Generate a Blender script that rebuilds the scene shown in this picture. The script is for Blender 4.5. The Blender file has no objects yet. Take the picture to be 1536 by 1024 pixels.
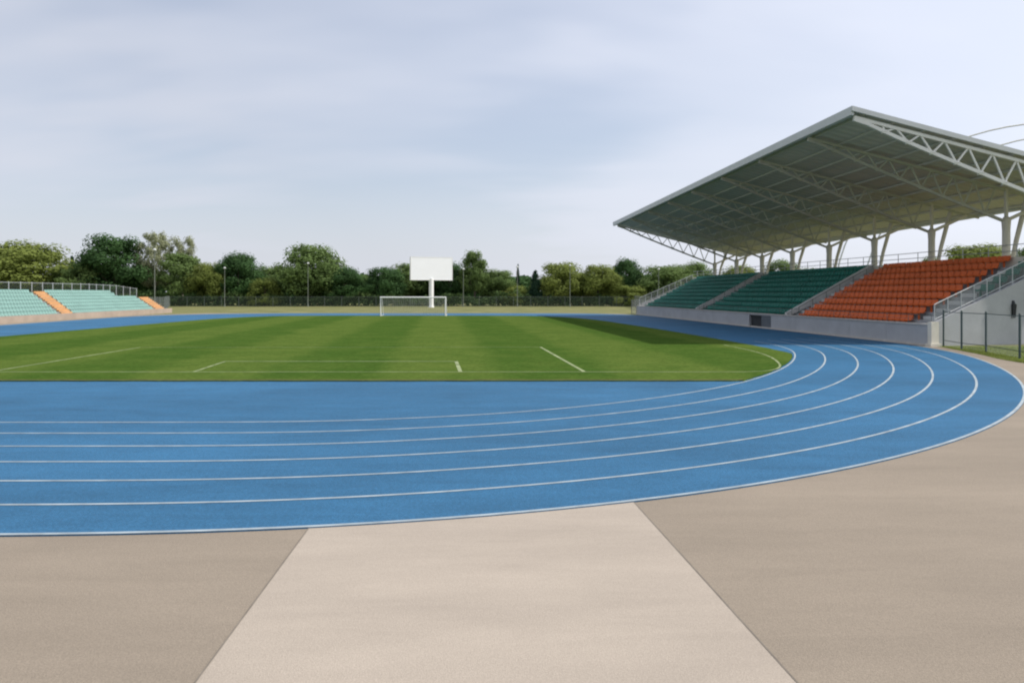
import bpy, math, random
from mathutils import Vector, Matrix, noise as mnoise
random.seed(7)
R = math.radians
scene = bpy.context.scene
COL = scene.collection

# ------------------------------------------------------------------ helpers
class MB:
    def __init__(s): s.v = []; s.f = []; s.m = []; s.cur = 0
    def add(s, vs, fs):
        b = len(s.v)
        s.v.extend([tuple(p) for p in vs])
        for f in fs:
            s.f.append(tuple(b + i for i in f)); s.m.append(s.cur)
    def hexa(s, p):            # 8 corners: bottom 0-3 (ccw), top 4-7
        s.add(p, [(3,2,1,0),(4,5,6,7),(0,1,5,4),(1,2,6,5),(2,3,7,6),(3,0,4,7)])
    def box(s, x0, x1, y0, y1, z0, z1):
        s.hexa([(x0,y0,z0),(x1,y0,z0),(x1,y1,z0),(x0,y1,z0),(x0,y0,z1),(x1,y0,z1),(x1,y1,z1),(x0,y1,z1)])
    def tube(s, p0, p1, r, n=6, r1=None):
        p0 = Vector(p0); p1 = Vector(p1); d = p1 - p0
        if d.length < 1e-6: return
        d.normalize()
        a = d.orthogonal().normalized(); b = d.cross(a)
        r1 = r if r1 is None else r1
        vs = [p0 + (a*math.cos(2*math.pi*i/n) + b*math.sin(2*math.pi*i/n))*r for i in range(n)]
        vs += [p1 + (a*math.cos(2*math.pi*i/n) + b*math.sin(2*math.pi*i/n))*r1 for i in range(n)]
        fs = [(i,(i+1)%n,n+(i+1)%n,n+i) for i in range(n)]
        fs += [tuple(range(n-1,-1,-1)), tuple(range(n,2*n))]
        s.add(vs, fs)
    def path(s, pts, r, n=6):
        for a, b in zip(pts, pts[1:]): s.tube(a, b, r, n)
    def bar(s, p0, p1, w, h, up=(0,0,1)):
        p0 = Vector(p0); p1 = Vector(p1); d = (p1-p0).normalized()
        sd = d.cross(Vector(up))
        if sd.length < 1e-5: sd = Vector((1,0,0))
        sd.normalize(); u = sd.cross(d).normalized()
        sd *= w/2; u *= h/2
        s.hexa([p0-sd-u, p0+sd-u, p1+sd-u, p1-sd-u, p0-sd+u, p0+sd+u, p1+sd+u, p1-sd+u])
    def build(s, name, mats, parent=None, smooth=False):
        me = bpy.data.meshes.new(name); me.from_pydata(s.v, [], s.f)
        if not isinstance(mats, (list, tuple)): mats = [mats]
        for m in mats: me.materials.append(m)
        if len(mats) > 1: me.polygons.foreach_set('material_index', s.m)
        if smooth: me.polygons.foreach_set('use_smooth', [True]*len(me.polygons))
        me.update()
        o = bpy.data.objects.new(name, me); COL.objects.link(o)
        if parent is not None: put(o, parent)
        return o

def put(o, parent):
    """keep o's world place while parenting (parents only carry a translation)"""
    o.parent = parent
    root = parent; off = Vector((0,0,0))
    while root is not None:
        off += root.location; root = root.parent
    o.location = o.location - off

def tag(o, label=None, cat=None, group=None, kind=None):
    if label: o['label'] = label
    if cat: o['category'] = cat
    if group: o['group'] = group
    if kind: o['kind'] = kind
    return o

def empty(name, loc, label, cat, group=None):
    o = bpy.data.objects.new(name, None); COL.objects.link(o)
    o.location = loc; o.empty_display_size = .3
    return tag(o, label, cat, group)

# ------------------------------------------------------------------ materials
def lin(c): return tuple(((x/12.92) if x <= .04045 else ((x+.055)/1.055)**2.4) for x in c)

def mat(name, col, rough=.7, var=.12, scale=3., bump=0., bscale=40., col2=None, spec=.3, detail=4., stretch=None, metallic=0., fine=0., fscale=60., stain=0.):
    m = bpy.data.materials.new(name); m.use_nodes = True
    nt = m.node_tree; N = nt.nodes; L = nt.links
    bs = N['Principled BSDF']
    bs.inputs['Roughness'].default_value = rough
    bs.inputs['Specular IOR Level'].default_value = spec
    bs.inputs['Metallic'].default_value = metallic
    tc = N.new('ShaderNodeTexCoord')
    src = tc.outputs['Object']
    if stretch:
        mp = N.new('ShaderNodeMapping'); mp.inputs['Scale'].default_value = stretch
        L.new(src, mp.inputs['Vector']); src = mp.outputs['Vector']
    nz = N.new('ShaderNodeTexNoise'); nz.inputs['Scale'].default_value = scale; nz.inputs['Detail'].default_value = detail
    nz.inputs['Roughness'].default_value = .6
    L.new(src, nz.inputs['Vector'])
    cr = N.new('ShaderNodeValToRGB'); cr.color_ramp.elements[0].position = .3; cr.color_ramp.elements[1].position = .7
    a = tuple(max(0, c*(1-var)) for c in col) + (1,)
    b = tuple(min(1, c*(1+var)) for c in (col2 or col)) + (1,)
    cr.color_ramp.elements[0].color = a; cr.color_ramp.elements[1].color = b
    L.new(nz.outputs['Fac'], cr.inputs['Fac'])
    out = cr.outputs['Color']
    if fine > 0:
        nf = N.new('ShaderNodeTexNoise'); nf.inputs['Scale'].default_value = fscale; nf.inputs['Detail'].default_value = 2.
        L.new(tc.outputs['Object'], nf.inputs['Vector'])
        mr = N.new('ShaderNodeMapRange'); mr.inputs['From Min'].default_value = .3; mr.inputs['From Max'].default_value = .7
        mr.inputs['To Min'].default_value = 1-fine; mr.inputs['To Max'].default_value = 1+fine
        L.new(nf.outputs['Fac'], mr.inputs['Value'])
        mx = N.new('ShaderNodeVectorMath'); mx.operation = 'SCALE'
        L.new(out, mx.inputs[0]); L.new(mr.outputs['Result'], mx.inputs['Scale'])
        out = mx.outputs['Vector']
    if stain > 0:      # dirt, scuffs and drying marks of a shape of their own
        for (sc_, dt_, st_, lo, hi) in ((.22, 8., (.5,1.4,1), .36, .66), (1.3, 6., (.35,1.8,1), .42, .75)):
            mp2 = N.new('ShaderNodeMapping'); mp2.inputs['Scale'].default_value = st_; mp2.inputs['Location'].default_value = (3.1,7.7,0); L.new(tc.outputs['Object'], mp2.inputs['Vector'])
            n2 = N.new('ShaderNodeTexNoise'); n2.inputs['Scale'].default_value = sc_; n2.inputs['Detail'].default_value = dt_; n2.inputs['Roughness'].default_value = .68; n2.inputs['Distortion'].default_value = .5
            L.new(mp2.outputs['Vector'], n2.inputs['Vector'])
            r2 = N.new('ShaderNodeMapRange'); r2.inputs['From Min'].default_value = lo; r2.inputs['From Max'].default_value = hi
            r2.inputs['To Min'].default_value = 1+stain*.5; r2.inputs['To Max'].default_value = 1-stain
            L.new(n2.outputs['Fac'], r2.inputs['Value'])
            m2 = N.new('ShaderNodeVectorMath'); m2.operation = 'SCALE'
            L.new(out, m2.inputs[0]); L.new(r2.outputs['Result'], m2.inputs['Scale']); out = m2.outputs['Vector']
    L.new(out, bs.inputs['Base Color'])
    if bump > 0:
        nb = N.new('ShaderNodeTexNoise'); nb.inputs['Scale'].default_value = bscale; nb.inputs['Detail'].default_value = 3.
        L.new(tc.outputs['Object'], nb.inputs['Vector'])
        bp = N.new('ShaderNodeBump'); bp.inputs['Strength'].default_value = bump; bp.inputs['Distance'].default_value = .02
        L.new(nb.outputs['Fac'], bp.inputs['Height']); L.new(bp.outputs['Normal'], bs.inputs['Normal'])
    return m

def mesh_mat(name, col, cover):
    """woven wire screen: small holes let the view through"""
    m = bpy.data.materials.new(name); m.use_nodes = True
    nt = m.node_tree; N = nt.nodes; L = nt.links
    bs = N['Principled BSDF']; bs.inputs['Base Color'].default_value = (*col,1); bs.inputs['Roughness'].default_value = .6
    tr = N.new('ShaderNodeBsdfTransparent'); mix = N.new('ShaderNodeMixShader')
    tc = N.new('ShaderNodeTexCoord')
    ck = N.new('ShaderNodeTexNoise'); ck.inputs['Scale'].default_value = 9.
    L.new(tc.outputs['Object'], ck.inputs['Vector'])
    mr = N.new('ShaderNodeMapRange'); mr.inputs['To Min'].default_value = cover-.12; mr.inputs['To Max'].default_value = cover+.12
    L.new(ck.outputs['Fac'], mr.inputs['Value'])
    L.new(mr.outputs['Result'], mix.inputs['Fac'])
    L.new(tr.outputs[0], mix.inputs[1]); L.new(bs.outputs[0], mix.inputs[2])
    L.new(mix.outputs[0], N['Material Output'].inputs['Surface'])
    return m

def leaf_mat(name, col, col2):
    m = mat(name, col, rough=.75, var=.3, scale=.45, col2=col2, spec=.15, detail=6)
    nt = m.node_tree; N = nt.nodes; L = nt.links
    bs = N['Principled BSDF']
    tl = N.new('ShaderNodeBsdfTranslucent'); mix = N.new('ShaderNodeMixShader'); mix.inputs['Fac'].default_value = .42
    src = bs.inputs['Base Color'].links[0].from_socket
    L.new(src, tl.inputs['Color'])
    L.new(bs.outputs[0], mix.inputs[1]); L.new(tl.outputs[0], mix.inputs[2])
    L.new(mix.outputs[0], N['Material Output'].inputs['Surface'])
    return m

M = {}
M['pave']   = mat('pavement_concrete', (.228,.192,.151), .85, .08, .35, .35, 90., spec=.2, stretch=(.5,1.6,1), fine=.13, fscale=75., stain=.06)
M['path']   = mat('path_concrete', (.330,.286,.239), .85, .08, .45, .3, 90., spec=.2, stretch=(.6,1.5,1), fine=.10, fscale=75., stain=.06)
M['track']  = mat('track_rubber', (.029,.111,.213), .7, .10, .3, .5, 120., spec=.14, fine=.22, fscale=38., stain=.13)
M['line']   = mat('line_paint', (.28,.33,.36), .7, .25, 2.5, .2, 80.)
M['turfline'] = mat('turf_line_paint', (.13,.17,.06), .8, .25, 1.4, .2, 40., col2=(.22,.26,.13))
M['ground'] = mat('verge_grass', (.105,.125,.030), .9, .2, .25, .6, 20., col2=(.16,.150,.055), fine=.2, fscale=14.)
M['kerb']   = mat('kerb_stone', (.45,.43,.40), .8, .1, 3.)
M['conc']   = mat('grey_concrete', (.36,.37,.385), .85, .1, .8, .2, 30., fine=.05, fscale=20.)
M['concd']  = mat('step_concrete', (.30,.31,.32), .85, .12, .9)
M['tanwall']= mat('tan_concrete', (.36,.29,.235), .85, .12, .8)
M['orange'] = mat('orange_plastic', (.63,.132,.034), .55, .16, .55, spec=.25)
M['green']  = mat('green_plastic', (.011,.145,.108), .55, .18, .5, spec=.2)
M['teal']   = mat('teal_plastic', (.20,.335,.30), .55, .10, .5, spec=.3)
M['apric']  = mat('orange_step_paint', (.50,.285,.13), .7, .12, 1.)
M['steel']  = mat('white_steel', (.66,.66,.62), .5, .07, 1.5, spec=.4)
M['cream']  = mat('cream_steel', (.60,.57,.49), .55, .08, 1.5, spec=.4)
M['trussin'] = mat('truss_steel_shaded', (.44,.44,.36), .6, .1, 1.5, spec=.2)  # inner truss steel, darkened: shade under the roof is put into the colour
M['chord']  = mat('chord_steel_shaded', (.42,.42,.37), .6, .1, 1.5, spec=.2)  # inner lower chords, with the same roof shade in their colour
M['stair']  = mat('stair_concrete', (.56,.56,.55), .8, .1, 1.)
M['soil']   = mat('bare_turf_edge', (.10,.085,.03), .9, .3, 1.5)
M['fpost']  = mat('weathered_steel', (.11,.13,.12), .6, .12, 3.)
M['deck']   = mat('roof_sheet', (.52,.51,.47), .6, .08, .5, spec=.3, stretch=(1,.25,1))
M['fascia'] = mat('fascia_metal', (.52,.54,.54), .5, .06, 1., spec=.4)
M['galv']   = mat('galvanised_steel', (.40,.42,.43), .5, .1, 4., spec=.5)
M['dkpost'] = mat('dark_post_paint', (.05,.075,.075), .5, .1, 4., spec=.4)
M['dark']   = mat('tunnel_shade_and_fixture', (.03,.033,.036), .8, .1, 2.)  # painted shade inside the tunnel; also the dark fixture on the end wall
M['door']   = mat('door_paint', (.10,.115,.13), .6, .1, 2.)
M['white']  = mat('white_paint', (.80,.80,.79), .5, .04, 2., spec=.4)
M['board']  = mat('board_panel', (.83,.845,.87), .6, .02, .6)
M['mesh']   = mesh_mat('wire_mesh_grey', (.16,.18,.18), .38)
M['meshd']  = mesh_mat('wire_mesh_dark', (.08,.105,.085), .19)
M['meshn']  = mesh_mat('wire_mesh_near', (.22,.25,.26), .22)
M['net']    = mat('net_cord', (.6,.6,.58), .8, .05, 2.)
M['bark']   = mat('bark', (.10,.08,.06), .9, .2, 4.)
L_ = {
 'dark':  leaf_mat('leaf_dark_green', (.042,.094,.032), (.066,.135,.042)),
 'mid':   leaf_mat('leaf_mid_green', (.105,.172,.052), (.165,.235,.074)),
 'olive': leaf_mat('leaf_yellow_green', (.160,.210,.046), (.22,.262,.066)),
 'pale':  leaf_mat('leaf_pale_green', (.24,.265,.15), (.33,.35,.21)),
 'conif': leaf_mat('leaf_conifer', (.018,.048,.028), (.030,.070,.038)),
}

# pitch turf: mowing stripes run the length of the field
def turf_mat():
    m = bpy.data.materials.new('pitch_turf'); m.use_nodes = True
    nt = m.node_tree; N = nt.nodes; L = nt.links; bs = N['Principled BSDF']
    bs.inputs['Roughness'].default_value = .95; bs.inputs['Specular IOR Level'].default_value = 0
    tc = N.new('ShaderNodeTexCoord')
    mp = N.new('ShaderNodeMapping'); mp.inputs['Rotation'].default_value = (0,0,R(-5.3))
    L.new(tc.outputs['Object'], mp.inputs['Vector'])
    nz0 = N.new('ShaderNodeTexNoise'); nz0.inputs['Scale'].default_value = .25
    L.new(tc.outputs['Object'], nz0.inputs['Vector'])
    sx = N.new('ShaderNodeSeparateXYZ'); L.new(mp.outputs['Vector'], sx.inputs[0])
    def stripe(sock, period, off):
        a = N.new('ShaderNodeMath'); a.operation = 'MULTIPLY_ADD'; a.inputs[1].default_value = 2*math.pi/period; a.inputs[2].default_value = off
        L.new(sock, a.inputs[0])
        w = N.new('ShaderNodeMath'); w.operation = 'MULTIPLY_ADD'; w.inputs[1].default_value = 1.2
        L.new(nz0.outputs['Fac'], w.inputs[0]); L.new(a.outputs[0], w.inputs[2])
        s_ = N.new('ShaderNodeMath'); s_.operation = 'SINE'; L.new(w.outputs[0], s_.inputs[0])
        r = N.new('ShaderNodeMapRange'); r.inputs['From Min'].default_value = -.35; r.inputs['From Max'].default_value = .35
        L.new(s_.outputs[0], r.inputs['Value']); return r.outputs['Result']
    s1 = stripe(sx.outputs['X'], 7.6, 1.0); s2 = stripe(sx.outputs['Y'], 9.0, .5)
    mx = N.new('ShaderNodeMix'); mx.data_type = 'FLOAT'; mx.inputs['Factor'].default_value = .08
    L.new(s1, mx.inputs[2]); L.new(s2, mx.inputs[3])
    nz = N.new('ShaderNodeTexNoise'); nz.inputs['Scale'].default_value = .5; nz.inputs['Detail'].default_value = 8; nz.inputs['Roughness'].default_value = .7
    L.new(tc.outputs['Object'], nz.inputs['Vector'])
    ad = N.new('ShaderNodeMath'); ad.operation = 'MULTIPLY_ADD'; ad.inputs[1].default_value = .44
    L.new(mx.outputs[0], ad.inputs[0])
    sc = N.new('ShaderNodeMath'); sc.operation = 'MULTIPLY_ADD'; sc.inputs[1].default_value = 1.5; sc.inputs[2].default_value = -.50
    L.new(nz.outputs['Fac'], sc.inputs[0]); L.new(sc.outputs[0], ad.inputs[2])
    cr = N.new('ShaderNodeValToRGB')
    e = cr.color_ramp.elements
    e[0].position = .15; e[0].color = (.043,.083,.015,1)
    e[1].position = .95; e[1].color = (.083,.120,.026,1)
    L.new(ad.outputs[0], cr.inputs['Fac'])
    nf = N.new('ShaderNodeTexNoise'); nf.inputs['Scale'].default_value = 9.; nf.inputs['Detail'].default_value = 5
    L.new(tc.outputs['Object'], nf.inputs['Vector'])
    mr = N.new('ShaderNodeMapRange'); mr.inputs['From Min'].default_value = .3; mr.inputs['From Max'].default_value = .7
    mr.inputs['To Min'].default_value = .78; mr.inputs['To Max'].default_value = 1.22
    L.new(nf.outputs['Fac'], mr.inputs['Value'])
    vm = N.new('ShaderNodeVectorMath'); vm.operation = 'SCALE'
    L.new(cr.outputs['Color'], vm.inputs[0]); L.new(mr.outputs['Result'], vm.inputs['Scale'])
    L.new(vm.outputs['Vector'], bs.inputs['Base Color'])
    nb = N.new('ShaderNodeTexNoise'); nb.inputs['Scale'].default_value = 25.
    L.new(tc.outputs['Object'], nb.inputs['Vector'])
    bp = N.new('ShaderNodeBump'); bp.inputs['Strength'].default_value = .7; bp.inputs['Distance'].default_value = .03
    L.new(nb.outputs['Fac'], bp.inputs['Height']); L.new(bp.outputs['Normal'], bs.inputs['Normal'])
    return m
M['soil2'] = mat('joint_filler', (.16,.14,.115), .9, .2, 3.)
M['turf'] = turf_mat()
M['lawn'] = mat('lawn_grass', (.085,.125,.022), .95, .2, .6, .6, 20., spec=0., col2=(.12,.15,.035), fine=.25, fscale=12.)

# ------------------------------------------------------------------ plan curves
P0 = Vector((20.7, 37.9, 0)); U = Vector((-.0931, 1, 0)).normalized()
def wallx(y): return 20.7 - .0931*(y-37.9)

def catmull(pts, n=8, closed=False):
    out = []; k = len(pts)
    for i in range(k if closed else k-1):
        p0 = pts[(i-1) % k] if (closed or i > 0) else pts[i]
        p1 = pts[i]; p2 = pts[(i+1) % k]
        p3 = pts[(i+2) % k] if (closed or i+2 < k) else p2
        for j in range(n):
            t = j/n
            out.append(tuple(.5*(2*p1[a] + (p2[a]-p0[a])*t + (2*p0[a]-5*p1[a]+4*p2[a]-p3[a])*t*t + (3*p1[a]-p0[a]-3*p2[a]+p3[a])*t**3) for a in (0,1)))
    if not closed: out.append(tuple(pts[-1]))
    return out

def ell(y):   # right flank of the bend
    return -5 + 27*math.sqrt(max(0, 1-((52-y)/44)**2))
# outer edge of the lanes, counter-clockwise from the middle of the near bend
right_bend = []
for i in range(0, 31):
    t = i/30*R(64)
    right_bend.append((-5+27*math.sin(t), 52-43.84*math.cos(t)))
rb = [p for p in right_bend if p[1] < 33.2]
blend = catmull([rb[-2], rb[-1], (20.05, 38.6), (wallx(46)-.45, 46), (wallx(56)-.45, 56)], 6)[6:]
outer_right = rb + blend + [(wallx(y)-.45, y) for y in (64,72,80)]
far_right = catmull([(wallx(80)-.45,80),(wallx(88)-.5,88),(13.6,94),(8.5,98.3),(0,99.6)], 6)[1:]
left_bend = [(-20-p[0]+.0, p[1]) for p in right_bend if p[1] < 33.2]   # mirrored about x = -10
left_flank = catmull([left_bend[-2], left_bend[-1], (-40.3, 40), (-41.0, 52), (-41.9, 70), (-42.6, 86), (-38.5, 95), (-30, 99.4), (-22, 99.6)], 6)[6:]
outer = outer_right + far_right + [(-10,99.6)] + list(reversed(left_flank)) + list(reversed(left_bend))
# drop duplicates
def clean(pts):
    o = []
    for p in pts:
        if not o or math.hypot(p[0]-o[-1][0], p[1]-o[-1][1]) > .02: o.append(p)
    if math.hypot(o[0][0]-o[-1][0], o[0][1]-o[-1][1]) < .02: o.pop()
    return o
outer = clean(outer)

def offset(poly, d):
    """shift an open polyline to its left by d"""
    res = []
    for i, p in enumerate(poly):
        a = poly[max(0,i-1)]; b = poly[min(len(poly)-1,i+1)]
        tx, ty = b[0]-a[0], b[1]-a[1]; l = math.hypot(tx,ty) or 1
        dd = d(p) if callable(d) else d
        res.append((p[0]-ty/l*dd, p[1]+tx/l*dd))
    return res
def flat(name, pts, z, material, parent=None, thick=0):
    import bmesh
    bm = bmesh.new()
    vs = [bm.verts.new((x,y,z)) for x,y in pts]
    f = bm.faces.new(vs); bm.normal_update()
    if f.normal.z < 0: f.normal_flip()
    if thick:
        r = bmesh.ops.extrude_face_region(bm, geom=[f])
        top = [g for g in r['geom'] if isinstance(g, bmesh.types.BMVert)]
        for v in top: v.co.z += thick
        bmesh.ops.recalc_face_normals(bm, faces=bm.faces[:])
    bmesh.ops.triangulate(bm, faces=[f for f in bm.faces if len(f.verts) > 4])
    me = bpy.data.meshes.new(name); bm.to_mesh(me); bm.free(); me.materials.append(material)
    o = bpy.data.objects.new(name, me); COL.objects.link(o)
    if parent is not None: put(o, parent)
    return o
def ribbon(name, pts, w, z, material, parent=None, taper=0):
    m = MB(); a = offset(pts, w/2); b = offset(pts, -w/2); n = len(pts)
    m.add([(x,y,z) for x,y in a]+[(x,y,z) for x,y in b], [(i, n+i, n+i+1, i+1) for i in range(n-1)])
    return m.build(name, material, parent)

# ------------------------------------------------------------------ ground
g = MB(); S_ = 1600
g.add([(-S_,-400,0),(S_,-400,0),(S_,2400,0),(-S_,2400,0)], [(0,1,2,3)])
tag(g.build('ground', M['ground']), kind='structure')

verge = [(19.4,-10),(19.3,28.5),(20.2,33),(20.75,36.9),(20.72,37.88)]
verge = catmull([(24,-10),(20.2,16),(19.05,27.6),(20.0,33),(20.75,36.9),(20.74,37.86)], 6)
pave = verge + [(19,60),(14,97),(8,100.6),(-40,100.6),(-44.6,92),(-42.66,50),(-42.3,30),(-60,20),(-60,-10)]
tag(flat('pavement', pave, .004, M['pave']), kind='structure')
path_ = tag(flat('path', [(-2.29,9.6),(-1.95,1.0),(-1.7,-6),(2.5,-6),(2.25,1.0),(1.9,5.12),(1.5,9.7)][::-1], .010, M['path']), kind='structure')
for e_ in ([(-1.7,-6),(-1.95,1.0),(-2.29,9.6)], [(2.5,-6),(2.25,1.0),(1.9,5.12),(1.5,9.7)]): ribbon('joint', e_, .014, .0125, M['soil2'], path_)
tag(flat('lawn', verge + [(34,37.86),(34,-10)], .008, M['lawn']), kind='structure')

# lane lines
lanepts = outer_right[:]
left_open = list(reversed(list(reversed(left_bend))))
full = list(reversed(left_bend)) + [p for p in outer_right]
full = clean(full)
# resample
def resample(pts, step):
    out = [pts[0]]; acc = 0
    for a, b in zip(pts, pts[1:]):
        l = math.hypot(b[0]-a[0], b[1]-a[1]); t = step-acc
        while t <= l:
            out.append((a[0]+(b[0]-a[0])*t/l, a[1]+(b[1]-a[1])*t/l)); t += step
        acc = (acc + l) % step
    return out
full = resample(full, .45)
for _ in range(25):
    full = [full[0]] + [((a[0]+2*b[0]+c[0])/4, (a[1]+2*b[1]+c[1])/4) for a,b,c in zip(full, full[1:], full[2:])] + [full[-1]]
outer = clean(full + far_right + [(-10,99.6)] + list(reversed(left_flank)))
track = flat('running_track', outer, .0045, M['track'], thick=.0135); tag(track, kind='structure')
LW = 1.20
def lane(k, e=0):
    return lambda p: k*LW*(1-.055*min(1, max(0, p[0]/12))) + e
for k in range(7):
    ln = offset(full, lane(k, .033 if k == 0 else 0))
    lim = 47 - k*.9
    cut = [p for p in ln if not (p[0] > 0 and p[1] > lim)]
    ribbon('lane_line', cut, .062 if k else .066, .0235, M['line'], track)

# pitch
gr = catmull([(-10,22.5),(2,22.5),(6.2,22.5),(8.0,22.6),(10.2,24.6),(11.4,28.2),(11.9,33),(11.8,39),(10.9,50.7),(9.7,62),(8.3,73),(6.3,81),(2.6,86.6),(-3,88.2),(-12,88.4),(-22,88.2),(-27,86),(-29.6,80),(-30.2,70),(-30.3,50),(-30.2,36),(-29.2,28),(-27,23.6),(-24,22.5),(-18,22.5)], 6, True)
_in = offset(full, lane(6,.10)); _nx = offset(full, lane(6,.6))
def inside_line(x, y):
    if x < -2 or y > 44: return x, y
    j = min(range(len(_in)), key=lambda i: (_in[i][0]-x)**2+(_in[i][1]-y)**2)
    n = (_nx[j][0]-_in[j][0], _nx[j][1]-_in[j][1])
    return _in[j] if (x-_in[j][0])*n[0]+(y-_in[j][1])*n[1] < 0 else (x, y)
rg = []
for i, (x, y) in enumerate(resample(gr+[gr[0]], .35)):
    x, y = inside_line(x, y)
    rg.append((x+random.uniform(-.025,.025), y+random.uniform(-.03,.03)))
pitch = flat('grass_pitch', rg[:-1] if math.hypot(rg[0][0]-rg[-1][0], rg[0][1]-rg[-1][1]) < .1 else rg, .0185, M['turf'], thick=.035)
tag(pitch, kind='structure')
def mark(pts, w=.10): ribbon('pitch_marking', pts, w, .058, M['turfline'], pitch)
mark([(-28.4,24.9),(7.6,24.9)], .10)
mark([(-10.35,24.95),(-10.75,28.75)], .10); mark([(-10.8,28.75),(-2.05,28.75)], .13); mark([(-2.1,28.8),(-1.68,24.95)], .13)
mark([(2.35,25.0),(1.35,36.4)], .12); mark([(-17.0,25.0),(-17.55,36.2)], .11); mark([(-17.5,36.2),(1.4,36.4)], .06)
mark(catmull([(7.6,24.92),(8.5,25.35),(9.2,26.4),(9.8,28.2),(10.4,31),(10.65,34),(10.5,38)],6), .075)
_e = [p for p in rg if p[1] < 22.6 and -24 < p[0] < 7.6]
_e.sort()
ribbon('turf_edge', [(x, y+.09+random.uniform(-.03,.03)) for x, y in _e if x > -23], .15, .0555, M['soil'], pitch)

# ------------------------------------------------------------------ main grandstand (right)
VS = Vector((1, .25, 0)); VR = Vector((1, .04, 0))
def S(u, v, h): return P0 + U*u + VS*v + Vector((0,0,h))
def Rf(u, v, h): return P0 + U*u + VR*v + Vector((0,0,h))
stand = empty('grandstand', P0, 'large roofed grandstand of orange and dark green seats beside the right bend of the track', 'grandstand')

def sprism(mb, prof, u0, u1, fn):
    n = len(prof)
    vs = [fn(u0, v, h) for v, h in prof] + [fn(u1, v, h) for v, h in prof]
    fs = [(i, n+i, n+(i+1)%n, (i+1)%n) for i in range(n)]
    fs += [tuple(range(n)), tuple(range(2*n-1, n-1, -1))]
    mb.add(vs, fs)
def sbox(mb, u0, u1, v0, v1, h0, h1, fn=S):
    mb.hexa([fn(u0,v0,h0), fn(u0,v1,h0), fn(u1,v1,h0), fn(u1,v0,h0), fn(u0,v0,h1), fn(u0,v1,h1), fn(u1,v1,h1), fn(u1,v0,h1)])

NR = 9; TR = .78; RI = .405; D0 = .78; V1 = .26; ULEN = 57.0
def dk(i): return D0 + RI*i
prof = [(V1, 0)]
for i in range(NR):
    prof += [(V1+TR*i, dk(i)), (V1+TR*(i+1), dk(i))]
prof += [(V1+TR*NR, 0)]
mb = MB(); sprism(mb, prof, .24, ULEN-.24, S)
mb.build('terrace', M['concd'], stand)
# front wall with a players' tunnel
mb = MB()
segs = [0.0]; 
u = 0.0
while u < ULEN-.01:
    e = min(u+3.8, ULEN)
    a, b = u, e
    if not (b <= 18.4 or a >= 22.4):
        if a < 18.4: sbox(mb, a+.008, 18.4, 0, .25, 0, 1.02)
        if b > 22.4: sbox(mb, 22.4, b-.008, 0, .25, 0, 1.02)
    else:
        sbox(mb, a+.008, b-.008, 0, .25, 0, 1.02)
    u = e
sbox(mb, 18.4, 22.4, 0, .25, .93, 1.02)
fw = mb.build('front_wall', M['conc'], stand)
mb = MB(); sbox(mb, 18.4, 22.4, .2, .245, .002, .93); mb.build('tunnel_shade_panel', M['dark'], fw)  # thin dark panel: the tunnel's inner shade is painted, not modelled
mb = MB(); sbox(mb, 18.45, 20.2, .05, .1, .03, .92)
mb.build('gate', M['door'], fw)
mb = MB(); sbox(mb, -.14, ULEN, -.05, .30, 1.022, 1.09); mb.build('coping', M['kerb'], fw)
mb = MB(); sbox(mb, -.02, ULEN, -.16, -.002, .0, .10); mb.build('kerb', M['kerb'], fw)
# end walls (near and far)
for (ua, ub) in ((0.0, .235), (ULEN-.235, ULEN)):
    mb = MB(); sprism(mb, [(.255,0),(.255,1.16),(7.25,4.02),(7.62,4.1),(7.62,0)], ua, ub, S)
    ew = mb.build('end_wall', M['conc'], stand)
    if ua == 0:
        mb = MB()
        vv = 4.85
        mb.hexa([S(-.10,vv-.09,1.35), S(-.10,vv+.09,1.35), S(-.004,vv+.09,1.35), S(-.004,vv-.09,1.35), S(-.16,vv-.10,2.05), S(-.16,vv+.10,2.05), S(-.004,vv+.10,2.05), S(-.004,vv-.10,2.05)])
        mb.hexa([S(-.13,vv-.06,2.052), S(-.13,vv+.06,2.052), S(-.004,vv+.06,2.052), S(-.004,vv-.06,2.052), S(-.05,vv-.05,2.24), S(-.05,vv+.05,2.24), S(-.004,vv+.05,2.24), S(-.004,vv-.05,2.24)])
        mb.build('wall_lamp', M['dark'], ew)
# corner pier
mb = MB(); sbox(mb, -.30, .0, -.18, .25, 0, 1.20); sbox(mb, -.42, .02, -.30, .32, 0, .14)
mb.build('corner_pier', M['cream'], stand)
# railings: raked mesh panel on each end wall
def raked_rail(u, v0, h0, v1, h1, rise, n, name='end_railing', mesh=True, r=.028, matn='galv'):
    mb = MB(); a = S(u,v0,h0+rise); b = S(u,v1,h1+rise)
    mb.tube(a, b, r); mb.tube(S(u,v0,h0+.10), S(u,v1,h1+.10), r*.8)
    for k in range(n+1):
        t = k/n; v = v0+(v1-v0)*t; h = h0+(h1-h0)*t
        mb.tube(S(u,v,h-.05), S(u,v,h+rise), r)
    o = mb.build(name, M[matn], stand)
    if mesh:
        m2 = MB(); p = [S(u,v0,h0+.10), S(u,v1,h1+.10), S(u,v1,h1+rise), S(u,v0,h0+rise)]
        m2.add(p, [(0,1,2,3)])
        m2.build('mesh_panel', M['mesh'], o)
    return o
raked_rail(.12, .3, 1.20, 7.25, 4.06, .85, 9)
raked_rail(ULEN-.12, .3, 1.20, 7.25, 4.06, .85, 9)
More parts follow.
